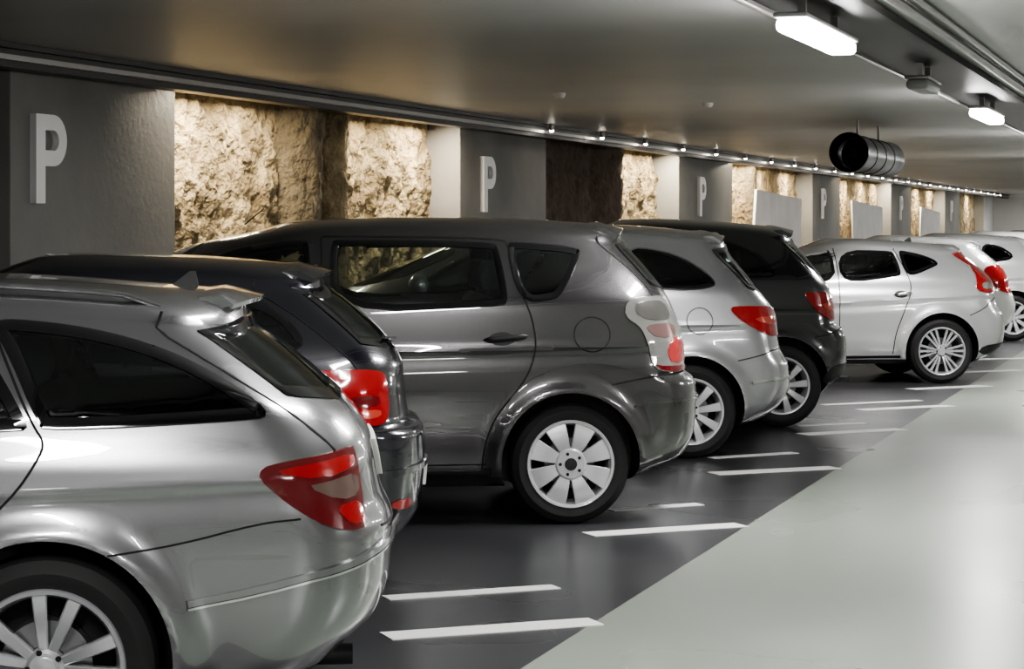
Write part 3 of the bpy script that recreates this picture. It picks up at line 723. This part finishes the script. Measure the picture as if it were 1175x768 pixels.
def letterP(vc,zb,H=.62):
    Wd=.42; st=.125; dp=.05; R=H*.29
    out=[(0,0),(0,H)]
    k=14; cxx=Wd-R
    for i in range(k+1):
        a=math.pi/2-math.pi*i/k; out.append((cxx+R*math.cos(a),H-R+R*math.sin(a)))
    out+= [(st,H-2*R),(st,0)]
    ri=R-.11
    inn=[(st,H-.11)]+[(cxx+ri*math.cos(math.pi/2-math.pi*i/k),H-R+ri*math.sin(math.pi/2-math.pi*i/k)) for i in range(k+1)]+[(st,H-2*R+.11)]
    bm=bmesh.new()
    def loop(p): 
        vs=[bm.verts.new((0,a,b)) for a,b in p]; return [bm.edges.new((vs[i],vs[(i+1)%len(vs)])) for i in range(len(vs))]
    e=loop(out)+loop(inn)
    bmesh.ops.triangle_fill(bm,edges=e,use_beauty=True)
    r=bmesh.ops.extrude_face_region(bm,geom=bm.faces[:])
    for v in [g for g in r['geom'] if isinstance(g,bmesh.types.BMVert)]: v.co.x+=dp
    bmesh.ops.recalc_face_normals(bm,faces=bm.faces)
    me=bpy.data.meshes.new('parking_letter_sign'); bm.to_mesh(me); bm.free(); me.materials.append(PW)
    o=bpy.data.objects.new('parking_letter_sign',me); bpy.context.scene.collection.objects.link(o)
    o.location=(UL+.002,vc,zb)
for vc in (13.25,22.85,33.4,44.5,56.0,67.0): letterP(vc,1.73)
STL=mat('beam_steel',(.035,.033,.032),.4,metal=.5)
GAL=mat('galvanised',(.32,.31,.30),.35,metal=.8)
v,f=boxv(UL+.06,UL+.22,V0,VE,2.62,2.74); v2,f2=boxv(UL+.22,UL+.255,V0,VE,2.665,2.70); v3,f3=boxv(UL+.04,UL+.28,V0,VE,2.74,ZC-.002)
mk('trim_1',v+v2+v3,f+[tuple(i+8 for i in q) for q in f2]+[tuple(i+16 for i in q) for q in f3],[STL,GAL],midx=[0]*6+[1]*6+[0]*6)
LE=mat('lamp_lens',(.9,.9,.9),.4,emit=(1,.99,.97),es=52)
LEW=mat('spot_lens',(.9,.9,.9),.4,emit=(1,.92,.78),es=45)
def area(name,loc,sx,sy,E,col,rot=(0,0,0),parent=None):
    l=bpy.data.lights.new(name,'AREA'); l.shape='RECTANGLE'; l.size=sx; l.size_y=sy; l.energy=E; l.color=col
    o=bpy.data.objects.new(name,l); bpy.context.scene.collection.objects.link(o); o.location=loc; o.rotation_euler=rot
    if parent: o.parent=parent
    return o
def washer(vc,E=40,L=1.1):
    e=bpy.data.objects.new('wall_washer_lamp',None); bpy.context.scene.collection.objects.link(e); e.location=(UL-.06,vc,2.69)
    box('housing',-.045,.045,-L/2,L/2,.0,ZC-2.69,STL,e)
    area('light',(0.0,0,-.012),.07,L-.04,E,(1,.87,.66),(0,math.radians(-10),0),e)
for vc,E in ((16.1,85),(17.3,45),(20.1,38),(21.4,75),(30.5,60),(31.6,60),(36.8,75),(37.9,60),(40,50),(42.5,70),(47.6,70),(49.5,60),(52,60),(54,60),(59.5,80),(62,80),(64.8,80),(71,90),(75,90)):
    washer(vc,E,.8)
for i in range(26):
    vv=24.5+i*2.2
    e=bpy.data.objects.new('rail_spot_lamp',None); bpy.context.scene.collection.objects.link(e); e.location=(UL+.33,vv,2.70)
    V=[];Fc=[];MI=[]
    lathe([(.001,.0),(.03,.0),(.03,.07),(.026,.078),(.001,.078)],0,0,0,1,16,V,Fc,MI,0)
    mk('spot_body',[(p[0],p[2],p[1]) for p in V],Fc,GAL,e)
    V=[];Fc=[];MI=[]
    lathe([(.028,-.001),(.022,-.018),(.001,-.024)],0,0,0,1,16,V,Fc,MI,0)
    mk('spot_bulb',[(p[0],p[2],p[1]) for p in V],Fc,LEW,e)
WH=mat('fixture_white',(.6,.6,.6),.4)
def lamp(u,vc,E=92,L=1.6,on=True,z=2.60,top=2.715):
    e=bpy.data.objects.new('ceiling_lamp',None); bpy.context.scene.collection.objects.link(e); e.location=(u,vc,0)
    box('fixture_housing',-.085,.085,-L/2,L/2,z-.005,z+.02,WH if on else GAL,e,bev=.010)
    box('bracket_1',-.02,.02,-L*.3,-L*.3+.04,z+.02,top,GAL,e); box('bracket_2',-.02,.02,L*.3,L*.3+.04,z+.02,top,GAL,e)
    box('diffuser',-.08,.08,-L/2+.03,L/2-.03,z-.075,z-.004,LE if on else mat('diffuser_off',(.35,.35,.34),.3),e,bev=.03)
    if on: area('light',(0,0,z-.085),.12,L-.1,E,(1,.99,.97),(0,0,0),e)
for k in range(-2,9): lamp(-2.0,11.35+8.7*k)
lamp(-2.0,7.0,45)  # extra unseen lamp, added to give streaks in the car windows
for k in range(-2,9): lamp(2.6,7+8.7*k,92,top=ZC-.002)  # second row out of view, added to light the driveway
lamp(-5,78,200,top=ZC-.002); lamp(.5,78.5,200,top=ZC-.002)  # invented lamps, added to brighten the far end wall
lamp(-2.0,15.6,0,.75,False)
v,f=boxv(-2.25,-1.75,V0,VE,2.72,2.732); V=v;Fc=f[:]
for x0,x1,z0,z1 in ((-2.26,-2.245,2.72,2.765),(-1.755,-1.74,2.72,2.765)):
    v,f=boxv(x0,x1,V0,VE,z0,z1); Fc+=[tuple(i+len(V) for i in q) for q in f]; V=V+v
y=V0+.5
while y<VE:
    v,f=boxv(-2.25,-1.75,y,y+.04,2.732,ZC-.003); Fc+=[tuple(i+len(V) for i in q) for q in f]; V=V+v; y+=1.5
mk('cable_tray',V,Fc,mat('tray_steel',(.05,.05,.05),.4,metal=.6))
V=[];Fc=[]
for ux,zz,r in ((-2.36,2.745,.022),(-1.60,2.742,.03),(-1.50,2.755,.018)):
    b=len(V); N=14
    for yy in (V0,VE):
        for i in range(N): V.append((ux+r*math.cos(2*math.pi*i/N),yy,zz+r*math.sin(2*math.pi*i/N)))
    Fc+=[(b+i,b+(i+1)%N,b+N+(i+1)%N,b+N+i) for i in range(N)]
mk('ceiling_conduit',V,Fc,GAL,smooth=True)
# jet fan
fx,fy=cam2w(3.74,24.2)
FM=mat('fan_casing',(.022,.022,.024),.32,metal=.5)
V=[];Fc=[];MI=[];prof=[(.18,.35),(.195,.20),(.205,.02),(.22,0),(.225,.02),(.212,.10),(.205,.12)]
for i in range(3): prof+=[(.205,.75+i*.7),(.213,.76+i*.7),(.213,.80+i*.7),(.205,.81+i*.7)]
prof+=[(.205,2.75),(.22,2.9),(.215,2.91),(.18,2.6)]
lathe(prof,0,0,0,1,48,V,Fc,MI,0)
lathe([(.001,.30),(.05,.31),(.07,.36),(.07,.6)],0,0,0,1,24,V,Fc,MI,1)
lathe([(.185,.62),(.001,.62)],0,0,0,1,24,V,Fc,MI,1)
e=bpy.data.objects.new('jet_fan',None); bpy.context.scene.collection.objects.link(e); e.location=(fx,fy,2.395)
mk('fan_tube',V,Fc,[FM,BLK],e,smooth=True,midx=MI)
for i,yy in enumerate((.6,2.2)): box('hanger_%d'%(i+1),-.012,.012,yy,yy+.05,.18,ZC-2.395,GAL,e)
def det(px,py):
    Y=F*(ZC-HC)/(HOR-py); X=(px-CX)*Y/F; u,v=cam2w(X,Y)
    V=[];Fc=[];MI=[]
    lathe([(.055,0),(.055,-.02),(.04,-.045),(.001,-.05)],0,0,0,1,24,V,Fc,MI,0)
    o=mk('smoke_detector',[(p[0],p[2],p[1]) for p in V],Fc,WH,smooth=True); o.location=(u,v,ZC)
det(642,107); det(812,118)
BM=mat('board_pale',(.92,.90,.91),.5,noisecol=(2,(.80,.76,.78),4))
for a,bb,z0,z1,sk in ((37.3,41.8,1.2,2.22,.3),(48.2,52.6,1.2,2.15,-.2),(59.5,63.8,1.3,2.1,.2)):
    V=[(UL+.05,a,z0),(UL+.05,bb,z0),(UL+.05,bb+sk*.3,z1-.12),(UL+.05,a+sk,z1),(UL+.09,a,z0),(UL+.09,bb,z0),(UL+.09,bb+sk*.3,z1-.12),(UL+.09,a+sk,z1)]
    mk('wall_board',V,[(0,3,2,1),(4,5,6,7),(0,1,5,4),(1,2,6,5),(2,3,7,6),(3,0,4,7)],BM)
LM=mat('line_paint',(.72,.72,.70),.5,noisecol=(6,(.80,.80,.78),5))
def stripe(x0,y0,x1,y1,w):
    a=Vector(gpix(x0,y0)); b=Vector(gpix(x1,y1)); d=(b-a).normalized(); n=Vector((-d.y,d.x))*w/2
    V=[(*(a-n),.004),(*(b-n),.004),(*(b+n),.004),(*(a+n),.004),(*(a-n),.0005),(*(b-n),.0005),(*(b+n),.0005),(*(a+n),.0005)]
    mk('bay_line',V,[(0,1,2,3),(0,4,5,1),(1,5,6,2),(2,6,7,3),(3,7,4,0)],LM)
for l in ((443,731,684,714,.16),(443,687,638,674,.11),(675,614,851,603,.16),(700,586,803,579,.10),(818,544,958,537,.16),(815,526,912,520,.10),
          (920,499,1035,493,.17),(915,489,993,486,.10),(988,471,1090,466,.17),(945,465,1055,460,.11),(1045,447,1133,443,.17),(1090,428,1170,425,.18),(1110,413,1190,411,.18)):
    stripe(*l)
RA=mat('rail_white',(.75,.75,.75),.4)
V=[];Fc=[]
for i in range(14):
    x=-5+i*.7
    v,f=boxv(x,x+.08,VE-2.2,VE-2.1,0,2.1); Fc+=[tuple(j+len(V) for j in q) for q in f]; V+=v
for z in (.5,1.1,1.6,2.05):
    v,f=boxv(-5,4.2,VE-2.22,VE-2.08,z,z+.07); Fc+=[tuple(j+len(V) for j in q) for q in f]; V+=v
mk('bicycle_rack',V,Fc,RA)
w=bpy.data.worlds.new('world'); bpy.context.scene.world=w; w.use_nodes=True
w.node_tree.nodes['Background'].inputs[0].default_value=(.5,.5,.52,1); w.node_tree.nodes['Background'].inputs[1].default_value=.05
cd=bpy.data.cameras.new('camera'); cam=bpy.data.objects.new('camera',cd); bpy.context.scene.collection.objects.link(cam)
cam.location=(0,0,HC); cam.rotation_euler=(math.radians(90),0,TH)
cd.sensor_width=36; cd.lens=F/1175*36; cd.shift_y=-(384-HOR)/1175; cd.clip_end=200
bpy.context.scene.camera=cam
try:
    bpy.context.scene.view_settings.look='AgX - Medium High Contrast'
except Exception as ex: print('look',ex)
